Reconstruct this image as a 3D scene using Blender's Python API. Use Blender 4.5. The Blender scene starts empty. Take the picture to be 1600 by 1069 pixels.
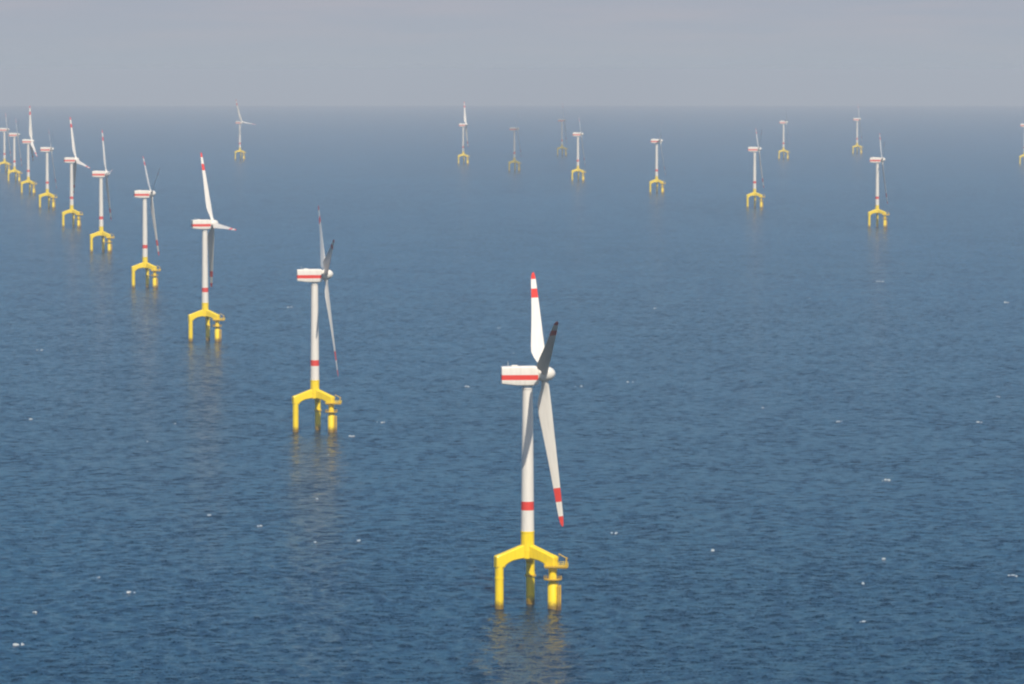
import bpy, bmesh, math, random
import numpy as np
from mathutils import Vector, Matrix

scene = bpy.context.scene
C = scene.collection
R = math.radians
EARTH = 6.9e6                       # effective earth radius with refraction, metres
def sea_z(x, y): return -(x*x + y*y) / (2*EARTH)

# ------------------------------------------------------------------ camera
cd = bpy.data.cameras.new('camera'); cam = bpy.data.objects.new('camera', cd); C.objects.link(cam)
cam.location = (0, 0, 208); cam.rotation_euler = (R(90 - 3.436), 0, 0)
cd.sensor_width = 36; cd.lens = 159.08; cd.clip_start = 5; cd.clip_end = 200000
scene.camera = cam

# ------------------------------------------------------------------ exposure
scene.view_settings.view_transform = 'Standard'; scene.view_settings.look = 'None'
scene.view_settings.exposure = 0.0; scene.view_settings.gamma = 1
scene.cycles.filter_width = 2.2
scene.cycles.volume_bounces = 0
scene.cycles.max_bounces = 6

# ------------------------------------------------------------------ sky and sun
SUN_EL, SUN_AZ = 47.0, 166.8        # azimuth clockwise from +Y
w = bpy.data.worlds.new('World'); scene.world = w; w.use_nodes = True
nt = w.node_tree; N = nt.nodes; L = nt.links; N.clear()
def node(kind, **kw):
    n = N.new(kind)
    for k, v in kw.items(): setattr(n, k, v)
    return n
sky = node('ShaderNodeTexSky', sky_type='NISHITA', sun_disc=False)
sky.sun_elevation = R(SUN_EL); sky.sun_rotation = R(SUN_AZ); sky.altitude = 0
sky.air_density = 1.0; sky.dust_density = 0.6; sky.ozone_density = 2.0
bg1 = node('ShaderNodeBackground'); bg1.inputs['Strength'].default_value = 0.1
tint = node('ShaderNodeMix', data_type='RGBA', blend_type='MULTIPLY'); tint.inputs['Factor'].default_value = 1
# deep blue away from the sun, white and neutral on the sunward side behind the camera
tcs = node('ShaderNodeTexCoord'); sps = node('ShaderNodeSeparateXYZ'); L.new(tcs.outputs['Generated'], sps.inputs[0])
rms = node('ShaderNodeMapRange'); rms.interpolation_type = 'SMOOTHSTEP'; L.new(sps.outputs['Y'], rms.inputs['Value'])
rms.inputs['From Min'].default_value = 0.15; rms.inputs['From Max'].default_value = -0.55
tmx = node('ShaderNodeMix', data_type='RGBA'); L.new(rms.outputs[0], tmx.inputs['Factor'])
tmx.inputs['A'].default_value = (0.19, 0.64, 1.03, 1); tmx.inputs['B'].default_value = (1.10, 1.0, 0.92, 1)
L.new(tmx.outputs['Result'], tint.inputs['B'])
L.new(sky.outputs[0], tint.inputs['A']); L.new(tint.outputs['Result'], bg1.inputs['Color'])
# the distant cloud and haze deck low over the horizon
tc = node('ShaderNodeTexCoord'); sp = node('ShaderNodeSeparateXYZ'); L.new(tc.outputs['Generated'], sp.inputs[0])
rm = node('ShaderNodeMapRange'); rm.interpolation_type = 'SMOOTHSTEP'
L.new(sp.outputs['Z'], rm.inputs['Value'])
rm.inputs['From Min'].default_value = 0.015; rm.inputs['From Max'].default_value = 0.022
rm.inputs['To Min'].default_value = 1; rm.inputs['To Max'].default_value = 0
mp = node('ShaderNodeMapping'); mp.inputs['Scale'].default_value = (18, 18, 190); L.new(tc.outputs['Generated'], mp.inputs[0])
nz = node('ShaderNodeTexNoise'); nz.inputs['Scale'].default_value = 1.6; nz.inputs['Detail'].default_value = 5
L.new(mp.outputs[0], nz.inputs['Vector'])
cr = node('ShaderNodeValToRGB')
cr.color_ramp.elements[0].position = 0.38; cr.color_ramp.elements[0].color = (0.382, 0.418, 0.490, 1)
cr.color_ramp.elements[1].position = 0.72; cr.color_ramp.elements[1].color = (0.422, 0.432, 0.490, 1)
L.new(nz.outputs['Fac'], cr.inputs[0])
# the deck shows its soft structure only above the lowest half degree
rs = node('ShaderNodeMapRange'); L.new(sp.outputs['Z'], rs.inputs['Value'])
rs.inputs['From Min'].default_value = -0.001; rs.inputs['From Max'].default_value = 0.014
cm = node('ShaderNodeMix', data_type='RGBA'); L.new(rs.outputs[0], cm.inputs['Factor'])
cm.inputs['A'].default_value = (0.383, 0.431, 0.490, 1); L.new(cr.outputs[0], cm.inputs['B'])
bg2 = node('ShaderNodeBackground'); L.new(cm.outputs['Result'], bg2.inputs['Color'])
mx = node('ShaderNodeMixShader'); L.new(rm.outputs[0], mx.inputs[0])
L.new(bg1.outputs[0], mx.inputs[1]); L.new(bg2.outputs[0], mx.inputs[2])
out = node('ShaderNodeOutputWorld'); L.new(mx.outputs[0], out.inputs['Surface'])

sl = bpy.data.lights.new('sun', 'SUN'); sl.energy = 4.9; sl.angle = R(0.5); sl.color = (1.0, 0.905, 0.77)
sun = bpy.data.objects.new('sun', sl); C.objects.link(sun)
sd = Vector((math.sin(R(SUN_AZ))*math.cos(R(SUN_EL)), math.cos(R(SUN_AZ))*math.cos(R(SUN_EL)), math.sin(R(SUN_EL))))
sun.rotation_euler = sd.to_track_quat('Z', 'Y').to_euler(); sun.location = (0, -200, 600)

# ------------------------------------------------------------------ materials
def material(name):
    m = bpy.data.materials.new(name); m.use_nodes = True
    t = m.node_tree
    return m, t, t.nodes['Principled BSDF'], t.nodes['Material Output']

def paint(name, col, rough=0.42, dirt=0.12, dirt_col=(0.25, 0.22, 0.18), rust=False):
    m, t, b, o = material(name)
    g = t.nodes.new('ShaderNodeNewGeometry'); tx = t.nodes.new('ShaderNodeTexCoord')
    mpn = t.nodes.new('ShaderNodeMapping'); mpn.inputs['Scale'].default_value = (1, 1, 0.12)
    t.links.new(tx.outputs['Object'], mpn.inputs[0])
    n = t.nodes.new('ShaderNodeTexNoise'); n.inputs['Scale'].default_value = 0.9; n.inputs['Detail'].default_value = 6
    t.links.new(mpn.outputs[0], n.inputs['Vector'])
    r = t.nodes.new('ShaderNodeMapRange'); r.inputs['From Min'].default_value = 0.45; r.inputs['From Max'].default_value = 0.8
    r.inputs['To Max'].default_value = dirt
    t.links.new(n.outputs['Fac'], r.inputs['Value'])
    mixn = t.nodes.new('ShaderNodeMix'); mixn.data_type = 'RGBA'
    mixn.inputs['A'].default_value = (*col, 1); mixn.inputs['B'].default_value = (*dirt_col, 1)
    t.links.new(r.outputs[0], mixn.inputs['Factor'])
    last = mixn
    if rust:                                            # growth and rust in the splash zone above the waterline
        s = t.nodes.new('ShaderNodeSeparateXYZ'); t.links.new(tx.outputs['Object'], s.inputs[0])
        n2 = t.nodes.new('ShaderNodeTexNoise'); n2.inputs['Scale'].default_value = 1.3; n2.inputs['Detail'].default_value = 5
        t.links.new(tx.outputs['Object'], n2.inputs['Vector'])
        a = t.nodes.new('ShaderNodeMath'); a.operation = 'MULTIPLY_ADD'; a.inputs[1].default_value = -2.6
        t.links.new(n2.outputs['Fac'], a.inputs[0]); t.links.new(s.outputs['Z'], a.inputs[2])
        q = t.nodes.new('ShaderNodeMapRange'); q.interpolation_type = 'SMOOTHSTEP'
        q.inputs['From Min'].default_value = -0.4; q.inputs['From Max'].default_value = 2.8
        q.inputs['To Min'].default_value = 0.85; q.inputs['To Max'].default_value = 0.0
        t.links.new(a.outputs[0], q.inputs['Value'])
        mx2 = t.nodes.new('ShaderNodeMix'); mx2.data_type = 'RGBA'
        t.links.new(q.outputs[0], mx2.inputs['Factor']); t.links.new(last.outputs['Result'], mx2.inputs['A'])
        mx2.inputs['B'].default_value = (0.11, 0.05, 0.014, 1); last = mx2
    t.links.new(last.outputs['Result'], b.inputs['Base Color'])
    b.inputs['Roughness'].default_value = rough
    return m

WHITE = paint('white_paint', (0.78, 0.745, 0.675), 0.4, 0.2)
RED = paint('signal_red_paint', (0.72, 0.045, 0.028), 0.42, 0.08)
YELLOW = paint('yellow_paint', (0.94, 0.69, 0.006), 0.4, 0.35, (0.5, 0.26, 0.02), rust=True)
STEEL = paint('weathered_yellow_steel', (0.66, 0.42, 0.03), 0.5, 0.5, (0.30, 0.15, 0.05), rust=True)
GREY = paint('galvanised_grey', (0.42, 0.43, 0.43), 0.5, 0.2)

# ------------------------------------------------------------------ mesh helpers
def new_obj(name, bm, mats, parent=None, smooth=35):
    me = bpy.data.meshes.new(name); bmesh.ops.recalc_face_normals(bm, faces=bm.faces[:])
    bm.to_mesh(me); bm.free()
    for m in (mats if isinstance(mats, (list, tuple)) else [mats]): me.materials.append(m)
    if smooth:
        for p in me.polygons: p.use_smooth = True
        me.set_sharp_from_angle(angle=R(smooth))
    o = bpy.data.objects.new(name, me); C.objects.link(o)
    if parent: o.parent = parent
    return o

def ring_loft(bm, rings, mats=None, cap=True):
    """rings: lists of points of equal length; mats: material index per band"""
    vs = [[bm.verts.new(p) for p in r] for r in rings]
    n = len(vs[0])
    for i in range(len(vs) - 1):
        for j in range(n):
            f = bm.faces.new((vs[i][j], vs[i][(j+1) % n], vs[i+1][(j+1) % n], vs[i+1][j]))
            if mats: f.material_index = mats[i]
    if cap:
        a = bm.faces.new(vs[0][::-1]); b = bm.faces.new(vs[-1])
        if mats: a.material_index = mats[0]; b.material_index = mats[-1]

def lathe(bm, prof, n=40, cx=0, cy=0, mats=None, cap=True):
    """prof: (radius, z)"""
    ring_loft(bm, [[(cx + r*math.cos(2*math.pi*k/n), cy + r*math.sin(2*math.pi*k/n), z) for k in range(n)] for r, z in prof], mats, cap)

def tube(bm, a, b, r, n=10):
    a = Vector(a); b = Vector(b); d = (b - a).normalized()
    u = d.orthogonal().normalized(); v = d.cross(u)
    ring_loft(bm, [[p + r*(math.cos(2*math.pi*k/n)*u + math.sin(2*math.pi*k/n)*v) for k in range(n)] for p in (a, b)])

def box(bm, x0, x1, y0, y1, z0, z1):
    p = [(x0,y0),(x1,y0),(x1,y1),(x0,y1)]
    ring_loft(bm, [[(x, y, z0) for x, y in p], [(x, y, z1) for x, y in p]])

# ------------------------------------------------------------------ one wind turbine with its parts
HUB_Z = 90.5
PILE_R = 12.0
PILE_ANG = [R(84.3), R(84.3 + 120), R(84.3 - 120)]       # rear, left, right

def build_turbine():
    root = bpy.data.objects.new('wind_turbine', None); C.objects.link(root)

    # tower: white tapered tube with a red band, standing on the yellow cross
    bm = bmesh.new()
    def tr(z): return 2.6 - (z - 29.8) / (85.6 - 29.8) * 0.58
    zs = [29.8, 38.0, 41.4, 55, 70, 84.9, 85.0, 85.6]; mt = [0, 1, 0, 0, 0, 0, 0]
    pr = [(tr(z), z) for z in zs]; pr[-2] = (tr(85) + 0.18, 85.0); pr[-1] = (tr(85) + 0.18, 85.6)
    lathe(bm, pr, 48, mats=mt)
    new_obj('tower', bm, [WHITE, RED], root)

    # support cross: centre column with three angular arms that come down onto the piles
    bm = bmesh.new()
    lathe(bm, [(2.0, 19.0), (2.5, 19.25), (2.62, 22.0), (2.72, 22.05), (2.72, 22.6), (2.62, 22.65), (2.6, 29.2), (2.72, 29.25), (2.72, 29.797)], 48)
    prof = [(1.0, 24.9), (2.2, 24.5), (11.2, 21.4), (13.3, 20.8), (13.72, 20.4), (13.72, 16.3),
            (10.28, 16.0), (9.7, 16.9), (8.6, 17.8), (6.6, 18.6), (2.2, 19.3), (1.0, 19.4)]
    for a in PILE_ANG:
        ca, sa = math.cos(a), math.sin(a)
        def P(r, z, s, inset=0.0):
            return (r*ca - s*sa, r*sa + s*ca, z)
        # bevelled slab: four layers across the width
        cr_, cz_ = 8.0, 18.9
        def shrink(r, z, k):
            return (r + (cr_ - r)*0.0 + (-k if r > 13 else (k*0 if r < 9 else (k if r < 11 and z < 17 else 0))), z + (-k if z > 19.6 else (k if 15.5 < z <= 19.4 else 0)))
        layers = [(-1.62, 0.4), (-1.25, 0.0), (1.25, 0.0), (1.62, 0.4)]
        rings = []
        for s, k in layers:
            rings.append([P(*shrink(r, z, k), s) for r, z in prof])
        ring_loft(bm, rings)
    new_obj('support_cross', bm, YELLOW, root, 28)

    # three piles standing in the sea
    for i, a in enumerate(PILE_ANG):
        x, y = PILE_R*math.cos(a), PILE_R*math.sin(a)
        bm = bmesh.new()
        if i == 2:                                     # pile with the wider sleeve and landing stage
            lathe(bm, [(1.66, 17.0), (1.66, 15.0), (1.55, 14.2), (1.55, 10.6), (2.0, 9.9), (2.0, -9)], 36, x, y)
        else:
            lathe(bm, [(1.69, 17.4), (1.69, 12.4), (1.78, 12.35), (1.78, 11.6), (1.69, 11.55), (1.69, -9)], 36, x, y)
        pile = new_obj('pile', bm, YELLOW, root)
        if i == 2:
            bm = bmesh.new()                           # walkway ring round the pile
            lathe(bm, [(1.62, 11.5), (3.3, 11.5), (3.55, 11.7), (3.55, 12.0), (1.62, 12.0)], 32, x, y, cap=False)
            for k in range(16):
                b = 2*math.pi*k/16; px, py = x + 3.45*math.cos(b), y + 3.45*math.sin(b)
                tube(bm, (px, py, 12.0), (px, py, 13.15), 0.07, 6)
            for zz in (12.6, 13.15):
                for k in range(16):
                    b, c = 2*math.pi*k/16, 2*math.pi*(k+1)/16
                    tube(bm, (x+3.45*math.cos(b), y+3.45*math.sin(b), zz), (x+3.45*math.cos(c), y+3.45*math.sin(c), zz), 0.07, 6)
            new_obj('walkway', bm, STEEL, pile)
            bm = bmesh.new()                           # boat landing: two fender tubes, brackets and a ladder
            ux, uy = math.cos(R(-25)), math.sin(R(-25)); vx, vy = -uy, ux
            pts = [(x + 2.75*ux + s*vx, y + 2.75*uy + s*vy) for s in (-1.0, 1.0)]
            for px, py in pts:
                tube(bm, (px, py, -5), (px, py, 9.6), 0.36, 12)
                for zz in (1.5, 5.2, 9.0):
                    tube(bm, (x + 1.5*ux, y + 1.5*uy, zz), (px, py, zz), 0.22, 8)
            la = [(x + 2.3*ux + s*vx, y + 2.3*uy + s*vy) for s in (-0.35, 0.35)]
            for px, py in la: tube(bm, (px, py, -2), (px, py, 11.4), 0.08, 6)
            for k in range(33): tube(bm, (*la[0], -1.6 + 0.4*k), (*la[1], -1.6 + 0.4*k), 0.05, 5)
            new_obj('boat_landing', bm, STEEL, pile)
        elif i == 0:
            bm = bmesh.new()
            lathe(bm, [(1.66, 11.45), (2.25, 11.5), (2.25, 10.9), (1.66, 10.85)], 28, x, y, cap=False)
            new_obj('collar', bm, STEEL, pile)

    # access platform beside the near right pile, with railing and davit crane
    a = PILE_ANG[2]; x, y = PILE_R*math.cos(a), PILE_R*math.sin(a)
    bm = bmesh.new()
    x0, x1, y0, y1, z0 = x - 3.3, x + 5.9, y - 3.4, y + 2.8, 16.7
    hole = 1.95
    box(bm, x0, x - hole, y0, y1, z0, z0 + 0.45); box(bm, x + hole, x1, y0, y1, z0, z0 + 0.45)
    box(bm, x - hole, x + hole, y0, y - hole, z0, z0 + 0.45)
    for yy in (y0 + 0.6, y1 - 0.6): box(bm, x0 + 0.3, x1 - 0.3, yy - 0.2, yy + 0.2, z0 - 0.5, z0 - 0.003)
    plat = new_obj('access_platform', bm, STEEL, root, 0)
    bm = bmesh.new()
    per = []
    for k in range(8): per.append((x0 + (x1 - x0)*k/8, y0))
    for k in range(5): per.append((x1, y0 + (y1 - y0)*k/5))
    per.append((x1, y1)); per.append((x1 - 1.7, y1)); per.append((x + 2.4, y1))
    for p, q in zip(per, per[1:]):
        tube(bm, (*p, z0 + 0.45), (*p, z0 + 1.6), 0.07, 6)
        for h in (0.95, 1.6): tube(bm, (*p, z0 + h), (*q, z0 + h), 0.07, 6)
    tube(bm, (*per[-1], z0 + 0.45), (*per[-1], z0 + 1.6), 0.07, 6)
    new_obj('railing', bm, YELLOW, plat)
    bm = bmesh.new()
    cx_, cy_ = x1 - 0.7, y0 + 0.8
    lathe(bm, [(0.34, z0 + 0.45), (0.30, z0 + 3.4), (0.4, z0 + 3.45), (0.4, z0 + 3.9)], 14, cx_, cy_)
    tube(bm, (cx_ + 0.5, cy_, z0 + 3.3), (cx_ - 2.9, cy_ - 0.4, z0 + 5.3), 0.2, 8)
    tube(bm, (cx_ - 2.8, cy_ - 0.4, z0 + 5.25), (cx_ - 2.8, cy_ - 0.4, z0 + 3.6), 0.06, 6)
    new_obj('davit_crane', bm, STEEL, plat)

    # nacelle: boxy housing with a red band round it
    nac = None
    bm = bmesh.new()
    secs = []
    def sec(xx, hw, zb, zt, r):
        pts = []
        for (cyy, czz, a0) in ((hw - r, zt - r, 0), (-hw + r, zt - r, 90), (-hw + r, zb + r, 180), (hw - r, zb + r, 270)):
            for k in range(4):
                an = R(a0 + 30*k); pts.append((xx, cyy + r*math.cos(an), czz + r*math.sin(an)))
        # insert the two stripe edges on both flanks
        zhi, zlo = 0.15, -1.8
        return pts[:8] + [(xx, -hw, zhi), (xx, -hw, zlo)] + pts[8:] + [(xx, hw, zlo), (xx, hw, zhi)]
    data = [(-10.2, 2.7, -3.2, 3.1, 0.5), (-10.0, 2.9, -3.35, 3.3, 0.5), (-4.0, 3.0, -4.0, 3.45, 0.5), (2.4, 3.0, -4.0, 3.5, 0.5), (4.0, 2.85, -3.6, 3.3, 0.6), (4.35, 2.4, -3.0, 2.8, 0.6)]
    rings = [sec(*d) for d in data]
    vs = [[bm.verts.new(p) for p in r] for r in rings]
    n = len(vs[0])
    for i in range(len(vs) - 1):
        for j in range(n):
            f = bm.faces.new((vs[i][j], vs[i][(j+1) % n], vs[i+1][(j+1) % n], vs[i+1][j]))
            if j in (8, 18) and i < 4: f.material_index = 1
    # rear wall in three bands so that the red stripe runs round it
    v = vs[0]
    bm.faces.new(v[0:9] + [v[19]]); f = bm.faces.new((v[19], v[8], v[9], v[18])); f.material_index = 1
    bm.faces.new(v[9:19]); bm.faces.new(vs[-1])
    nac = new_obj('nacelle', bm, [WHITE, RED], root, 30)
    bm = bmesh.new()                                   # wind vane mast and roof hatch gear
    tube(bm, (-7.6, 0.8, 3.3), (-7.6, 0.8, 5.2), 0.09, 6); tube(bm, (-7.6, -0.8, 3.3), (-7.6, -0.8, 5.2), 0.09, 6)
    tube(bm, (-7.6, -1.0, 5.0), (-7.6, 1.0, 5.0), 0.08, 6)
    new_obj('wind_vane', bm, GREY, nac)
    bm = bmesh.new(); box(bm, -6.2, -3.8, -1.2, 1.2, 3.30, 3.85)
    bmesh.ops.bevel(bm, geom=bm.edges[:], offset=0.1, segments=2, affect='EDGES')
    new_obj('roof_hatch', bm, WHITE, nac)
    bm = bmesh.new(); lathe(bm, [(2.1, -4.4), (2.3, -4.3), (2.5, -3.7)], 36)
    new_obj('yaw_ring', bm, WHITE, nac)

    # rotor hub with spinner and three feathered blades
    bm = bmesh.new()
    prof = [(2.2, -1.95), (2.6, -1.8), (2.85, -1.0), (2.9, 0.6), (2.8, 1.6), (2.45, 2.7), (1.8, 3.6), (1.0, 4.2), (0.3, 4.4)]
    ring_loft(bm, [[(zz, r*math.cos(2*math.pi*k/36), r*math.sin(2*math.pi*k/36)) for k in range(36)] for r, zz in prof])
    hub = new_obj('rotor_hub', bm, WHITE, root, 40)
    for k in range(3):
        bl = new_obj('blade', blade_bm(), [WHITE, RED], hub, 50)
    return root

def blade_bm():
    bm = bmesh.new()
    #      z    chord  thick(m)  le(fraction ahead of the pitch axis)  twist
    st = [(1.6, 2.7, 2.7, .50, 0), (3.2, 2.7, 2.7, .50, 0), (5.5, 3.2, 2.4, .45, 13), (9.0, 4.7, 1.75, .30, 12), (12.5, 5.5, 1.45, .25, 11),
          (16, 5.35, 1.2, .25, 9.5), (22, 4.75, .95, .26, 7.5), (28, 4.15, .78, .28, 5.5), (34, 3.6, .64, .30, 4), (39.5, 3.15, .52, .32, 3),
          (45.6, 2.7, .42, .34, 2), (51.2, 2.3, .33, .36, 1), (53.5, 2.15, .30, .37, .5), (57, 1.85, .25, .38, 0), (59.6, 1.4, .18, .40, 0), (60.8, .8, .10, .42, 0), (61.2, .25, .05, .45, 0)]
    rings = []; mats = []
    M = 20
    for (z, c, th, le, tw) in st:
        pts = []
        round_ = z < 4
        for j in range(M):
            a = 2*math.pi*j/M
            if round_:
                px, py = c/2*math.cos(a), th/2*math.sin(a)
            else:
                u = (1 - math.cos(a))/2                     # 0 leading edge, 1 trailing edge
                yt = 2.6*th*(0.2969*math.sqrt(u)*0.77 - 0.126*u*0.75 - 0.3516*u*u*0.75 + 0.2843*u**3*0.75 - 0.06*u**4)
                px = le*c - u*c
                py = (yt if a < math.pi else -yt*0.8) + 0.004*c*math.sin(math.pi*u)
            t = R(tw); pts.append((px*math.cos(t) - py*math.sin(t), px*math.sin(t) + py*math.cos(t), z))
        rings.append(pts)
    for i in range(len(st) - 1):
        zm = (st[i][0] + st[i+1][0])/2
        mats.append(1 if (45.6 <= zm <= 51.2 or zm >= 57) else 0)
    # split the inboard red band start: 45.6..51.2 red, 51.2..57 white, tip red
    ring_loft(bm, rings, mats)
    return bm

def pose(root, x, y, yaw, theta, pitch):
    """yaw of the nacelle, rotor position and blade pitch, all in degrees"""
    root.location = (x, y, sea_z(x, y))
    for ch in root.children:
        if ch.name.startswith('nacelle'):
            ch.matrix_local = Matrix.Translation((0, 0, HUB_Z)) @ Matrix.Rotation(R(yaw), 4, 'Z')
        if ch.name.startswith('rotor_hub'):
            ch.matrix_local = (Matrix.Translation((0, 0, HUB_Z)) @ Matrix.Rotation(R(yaw), 4, 'Z') @
                               Matrix.Translation((6.4, 0, 0.3)) @ Matrix.Rotation(R(-5), 4, 'Y') @ Matrix.Rotation(R(-theta), 4, 'X'))
            for k, b in enumerate(sorted(ch.children, key=lambda o: o.name)):
                b.matrix_local = Matrix.Rotation(R(-120*k), 4, 'X') @ Matrix.Rotation(R(2.5), 4, 'Y') @ Matrix.Rotation(R(pitch), 4, 'Z')

def copy_tree(o, parent=None):
    c = o.copy(); C.objects.link(c); c.parent = parent
    for ch in o.children: copy_tree(ch, c)
    return c

# x, y (m), nacelle yaw, rotor position, pitch offset from feather, label
TURBINES = [
 (6, 1748, 4, 52.5, 0, 'nearest and largest turbine, with one blade in dark shade across its nacelle'),
 (-114, 2610, 6.5, 51, -72, 'second largest turbine, with a white foam fleck beside its right pile'),
 (-237, 3490, 18, 27, 20, 'turbine in the left row with one short pale blade pointing level to the right'),
 (-354, 4362, 13, 55, 52, 'turbine with two short blades spread in a narrow V above its nacelle'),
 (-475, 5231, 10, 35, 50, 'turbine beside the one with the V of blades, its own long blade leaning left'),
 (-592, 6084, 20, 20, 20, 'turbine in the left row with an upright blade and a stub slanting down right'),
 (-713, 6944, 10, 60, 70, 'turbine in the left row with hardly any blade showing, between two tall upright blades'),
 (-832, 7787, 10, 5, -20, 'turbine near the left edge with one red tipped blade standing straight up to the horizon'),
 (-951, 8653, 10, 60, 65, 'turbine second from the left picture edge, its yellow legs touching those of both neighbours'),
 (-1063, 9484, 10, 55, 60, 'turbine at the left picture edge, smallest of the receding row'),
 (491, 6084, -1, 55, 62, 'right half turbine lowest on the sea, with a pale blade hanging right of its tower'),
 (373, 6960, 2, 60, 58, 'right half turbine with a smaller one standing close at its upper right'),
 (250, 7827, 3, 72, 75, 'turbine standing alone in open sea midway along the far right diagonal row'),
 (127, 8729, 4, 58, 65, 'turbine with a bright nacelle just right of the faintest ghostly turbine'),
 (-112, 10416, 5, 30, -25, 'far turbine with an upright blade breaking the horizon, left of the picture centre'),
 (-660, 10983, -28, -24, 40, 'small far turbine alone in open water between the left row and the picture centre'),
 (661, 11026, 2, 85, 80, 'small far turbine with no blade rising above its nacelle, right of the picture centre'),
 (900, 11812, 0, 50, 62, 'small far turbine above and left of the lowest turbine in the right half'),
 (5, 9608, 5, 72, 70, 'dull shaded turbine at the picture centre near the horizon, with brownish legs'),
 (127, 11519, 5, 45, 60, 'faintest ghostly turbine near the horizon, close left of a brighter one'),
 (1171, 10345, 0, 62, 65, 'turbine cut in half by the right picture edge'),
]
first = build_turbine()
turbines = [first] + [copy_tree(first) for _ in TURBINES[1:]]
for o, (x, y, yaw, th, pit, lab) in zip(turbines, TURBINES):
    pose(o, x, y, yaw, th, pit)
    o['label'] = lab; o['category'] = 'wind turbine'; o['group'] = 'offshore wind turbines standing in the sea'

# ------------------------------------------------------------------ sea: one curved sheet out past the horizon
rng = np.random.default_rng(7)
def build_sea():
    # rings, finer where the waves are near
    rr = [20.0, 300, 600, 900, 1150, 1300]
    d = 1320.0
    while d < 62000:
        rr.append(d)
        d += max(2.0, min(0.62*d*d/941000, 0.02*d)) if d > 1450 else 4.0
    rr = np.array(rr)
    fine = np.linspace(-9.2, 9.2, 560)
    coarse = np.linspace(9.2, 350.8, 60)[1:-1]
    ang = np.radians(np.concatenate([fine, coarse]))
    na, nr = len(ang), len(rr)
    A, D = np.meshgrid(ang, rr)
    X = (D*np.sin(A)).astype(np.float64); Y = (D*np.cos(A)).astype(np.float64)
    dr = np.gradient(rr)[:, None]; da = np.abs(np.gradient(ang))[None, :]
    cell = np.maximum(dr, D*da)
    H = np.zeros_like(X)
    NW = 90
    lam = np.exp(rng.uniform(np.log(4.0), np.log(15), NW))
    th = R(183) + rng.normal(0, 0.55, NW)
    ph = rng.uniform(0, 2*np.pi, NW)
    amp = 0.0048*lam**0.92*np.exp(-(lam/14)**4)
    for l, t, p, a in zip(lam, th, ph, amp):
        k = 2*np.pi/l
        wgt = np.clip(l/(2.6*cell) - 1, 0, 1)
        H += a*wgt*np.sin(k*(np.cos(t)*X + np.sin(t)*Y) + p)
    Hs = H.std()
    H = H + 0.12*(H*H/max(Hs, .05) - Hs)*(np.abs(H) > 0)        # sharper crests, flatter troughs
    Z = H - (X*X + Y*Y)/(2*EARTH)
    co = np.stack([X, Y, Z], -1).reshape(-1, 3).astype(np.float32)
    i, j = np.meshgrid(np.arange(nr - 1), np.arange(na), indexing='ij')
    j2 = (j + 1) % na
    q = np.stack([i*na + j, (i+1)*na + j, (i+1)*na + j2, i*na + j2], -1).reshape(-1, 4).astype(np.int32)
    me = bpy.data.meshes.new('sea')
    nq = len(q)
    hub = len(co)
    co = np.concatenate([co, np.array([[0, 0, 0]], np.float32)])
    tri = np.stack([np.full(na, hub), np.arange(na), (np.arange(na) + 1) % na], -1).astype(np.int32)
    me.vertices.add(len(co)); me.vertices.foreach_set('co', co.ravel())
    loops = np.concatenate([q.ravel(), tri.ravel()])
    me.loops.add(len(loops)); me.loops.foreach_set('vertex_index', loops)
    starts = np.concatenate([np.arange(nq)*4, nq*4 + np.arange(na)*3]).astype(np.int32)
    me.polygons.add(len(starts)); me.polygons.foreach_set('loop_start', starts)
    me.polygons.foreach_set('use_smooth', np.ones(len(starts), bool))
    me.update(calc_edges=True); me.validate()
    if me.polygons[nq//2].normal.z < 0: me.flip_normals()
    o = bpy.data.objects.new('sea', me); C.objects.link(o); o['kind'] = 'structure'
    return o

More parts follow.
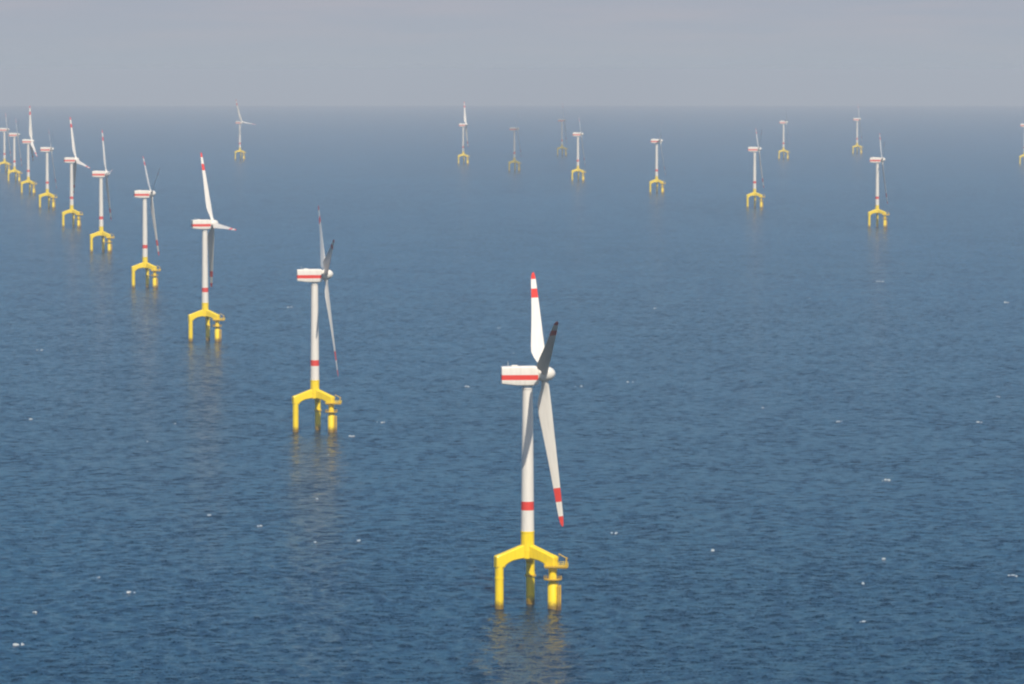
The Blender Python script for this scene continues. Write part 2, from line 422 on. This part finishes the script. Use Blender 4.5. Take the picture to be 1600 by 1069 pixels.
def water_material():
    m, t, b, o = material('sea_water')
    def nd(k): return t.nodes.new(k)
    g = nd('ShaderNodeNewGeometry')
    def noise(scale, vec, detail=3, rough=0.55):
        n = nd('ShaderNodeTexNoise'); n.inputs['Scale'].default_value = scale
        n.inputs['Detail'].default_value = detail; n.inputs['Roughness'].default_value = rough
        t.links.new(vec, n.inputs['Vector']); return n.outputs['Fac']
    def mapped(scale, rot):
        q = nd('ShaderNodeMapping'); q.inputs['Scale'].default_value = scale; q.inputs['Rotation'].default_value = (0, 0, R(rot))
        t.links.new(g.outputs['Position'], q.inputs['Vector']); return q.outputs[0]
    def math_(op, a, bb, c=None):
        q = nd('ShaderNodeMath'); q.operation = op
        for s, v in zip(q.inputs, (a, bb, c)):
            if v is None: continue
            if isinstance(v, (int, float)): s.default_value = v
            else: t.links.new(v, s)
        return q.outputs[0]
    def slopes(scale, vec, detail, amount):
        n = nd('ShaderNodeTexNoise'); n.inputs['Scale'].default_value = scale
        n.inputs['Detail'].default_value = detail; n.inputs['Roughness'].default_value = 0.6
        t.links.new(vec, n.inputs['Vector'])
        q = nd('ShaderNodeVectorMath'); q.operation = 'SUBTRACT'; q.inputs[1].default_value = (0.5, 0.5, 0.5)
        t.links.new(n.outputs['Color'], q.inputs[0])
        q2 = nd('ShaderNodeVectorMath'); q2.operation = 'MULTIPLY'; q2.inputs[1].default_value = (amount, amount, 0)
        t.links.new(q.outputs[0], q2.inputs[0]); return q2.outputs[0]
    def vadd(a, bb):
        q = nd('ShaderNodeVectorMath'); q.operation = 'ADD'; t.links.new(a, q.inputs[0]); t.links.new(bb, q.inputs[1]); return q.outputs[0]
    # slopes of the wavelets that are too small for the mesh: chop of some eight metres, and ripples
    chop = slopes(0.2, mapped((0.8, 1.0, 1), 8), 4, 1.6)
    rip = slopes(1.0, mapped((1, 0.9, 1), -14), 3, 1.7)
    swell = slopes(0.035, mapped((1, 0.6, 1), 5), 2, 0.36)
    gust = noise(0.0028, mapped((1, 0.35, 1), 12), 4, 0.6)         # gusts make rougher and calmer patches
    gr = nd('ShaderNodeMapRange'); t.links.new(gust, gr.inputs['Value'])
    gr.inputs['From Min'].default_value = 0.3; gr.inputs['From Max'].default_value = 0.7
    gr.inputs['To Min'].default_value = 0.66; gr.inputs['To Max'].default_value = 1.3
    sc_ = nd('ShaderNodeVectorMath'); sc_.operation = 'SCALE'
    t.links.new(vadd(vadd(chop, rip), swell), sc_.inputs[0]); t.links.new(gr.outputs[0], sc_.inputs['Scale'])
    nn = nd('ShaderNodeVectorMath'); nn.operation = 'NORMALIZE'
    t.links.new(vadd(g.outputs['Normal'], sc_.outputs[0]), nn.inputs[0])
    t.links.new(nn.outputs[0], b.inputs['Normal'])
    b.inputs['Base Color'].default_value = (0.0003, 0.021, 0.045, 1)
    b.inputs['Roughness'].default_value = 0.2
    b.inputs['Specular IOR Level'].default_value = 0.13
    b.inputs['IOR'].default_value = 1.333
    return m

sea = build_sea(); sea.data.materials.append(water_material())

# ------------------------------------------------------------------ whitecaps: foam lying on the breaking crests
def build_foam():
    m, t, b, o = material('foam')
    n = t.nodes.new('ShaderNodeTexNoise'); n.inputs['Scale'].default_value = 1.2; n.inputs['Detail'].default_value = 5
    g = t.nodes.new('ShaderNodeNewGeometry'); t.links.new(g.outputs['Position'], n.inputs['Vector'])
    cr_ = t.nodes.new('ShaderNodeValToRGB')
    cr_.color_ramp.elements[0].position = 0.3; cr_.color_ramp.elements[0].color = (0.35, 0.42, 0.46, 1)
    cr_.color_ramp.elements[1].position = 0.6; cr_.color_ramp.elements[1].color = (0.52, 0.54, 0.54, 1)
    t.links.new(n.outputs['Fac'], cr_.inputs[0]); t.links.new(cr_.outputs[0], b.inputs['Base Color'])
    b.inputs['Roughness'].default_value = 0.8
    rnd = random.Random(3)
    bm = bmesh.new()
    def lump(x, y, lx, ly, hz):
        base = sea_z(x, y) + 0.25
        k = 12
        ring = lambda s, z: [(x + s*lx*math.cos(2*math.pi*i/k)*rr[i], y + s*ly*math.sin(2*math.pi*i/k)*rr[i], base + z) for i in range(k)]
        rr = [rnd.uniform(0.65, 1.25) for _ in range(k)]
        ring_loft(bm, [ring(1, -0.7), ring(0.9, hz*0.3), ring(0.6, hz*0.75), ring(0.25, hz)])
    def cap(x, y, s):
        s *= 0.66
        for q in range(rnd.randint(3, 5)):
            f = rnd.uniform(0.35, 1.0)
            lump(x + rnd.gauss(0, 1.5)*s, y + rnd.gauss(0, 2.2)*s, rnd.uniform(0.5, 1.35)*s*f, rnd.uniform(0.8, 2.2)*s*f, rnd.uniform(0.15, 0.4)*s*f)
    big = [(85, 1955, 1.5), (190, 2298, 1.3), (277, 2677, 1.8), (194, 2682, 1.2), (44, 2984, 1.3), (79, 3027, 1.1), (47, 2032, 1.3), (159, 1924, 1.1), (142, 1830, .9),
           (132, 1701, .9), (206, 1858, 1.3), (447, 4075, 2.6), (365, 4489, 2.0), (125, 3975, 1.2), (-353, 3377, 2.2), (-152, 1798, 1.2), (-170, 1851, .9), (-183, 1732, .9),
           (-179, 1634, 1.5), (-77, 2677, 1.2), (-115, 2063, .9), (-93, 2573, 1.7), (-95, 2194, .8), (-142, 2114, .8), (-30, 2984, 1.0), (-289, 2702, 1.5), (-198, 3997, 1.7),
           (-10, 3666, 1.1), (311, 2889, 1.1), (155, 2795, .9), (-68, 1998, .8)]
    for x, y, s in big: cap(x, y, s)
    for _ in range(26):
        d = rnd.uniform(1500, 5200); a = R(rnd.uniform(-11, 11))
        cap(d*math.sin(a), d*math.cos(a), rnd.uniform(0.2, 0.45))
    o = new_obj('sea_foam', bm, m, None, 60)
    o['kind'] = 'stuff'; o['label'] = 'scattered white foam flecks of breaking crests on the blue sea'
    o['category'] = 'foam'
build_foam()

# ------------------------------------------------------------------ two small thin clouds above the haze, whose shadows lie on the dull turbines
def cloud_material():
    m = bpy.data.materials.new('cloud'); m.use_nodes = True; t = m.node_tree; t.nodes.clear()
    v = t.nodes.new('ShaderNodeVolumeScatter'); o = t.nodes.new('ShaderNodeOutputMaterial')
    v.inputs['Color'].default_value = (0.98, 0.98, 0.98, 1); v.inputs['Density'].default_value = 0.0055
    t.links.new(v.outputs[0], o.inputs['Volume']); return m
CLOUD = cloud_material()
def build_cloud(x, y, z, seed, r):
    from mathutils import noise
    bm = bmesh.new(); bmesh.ops.create_icosphere(bm, subdivisions=5, radius=1.0)
    off = Vector((seed*3.1, seed*1.7, 0))
    for v in bm.verts:
        d = 1 + 0.3*noise.fractal(v.co*2.2 + off, 0.8, 2.2, 5)
        v.co = Vector((v.co.x*d*r, v.co.y*d*r, max(v.co.z*d*0.5, -0.16)*r))
    o = new_obj('cloud', bm, CLOUD, None, 0)
    o.location = (x, y, z); o['kind'] = 'structure'
build_cloud(5 + 299, 9608 - 1271, 1400, 5, 300)
build_cloud(127 + 299, 11519 - 1271, 1400, 9, 300)

# ------------------------------------------------------------------ haze: one box of even air round camera, sea and turbines
m = bpy.data.materials.new('sea_haze'); m.use_nodes = True; t = m.node_tree; t.nodes.clear()
pv = t.nodes.new('ShaderNodeVolumePrincipled'); mo = t.nodes.new('ShaderNodeOutputMaterial')
pv.inputs['Color'].default_value = (0.81, 0.87, 0.93, 1); pv.inputs['Density'].default_value = 5.5e-5; pv.inputs['Anisotropy'].default_value = 0.0
t.links.new(pv.outputs[0], mo.inputs['Volume'])
bm = bmesh.new(); box(bm, -63000, 63000, -63000, 63000, sea_z(0, 63000) - 3, 216)
hz = new_obj('haze', bm, m, None, 0); hz['kind'] = 'stuff'; hz['label'] = 'pale blue grey sea haze over the whole wind farm'; hz['category'] = 'haze'
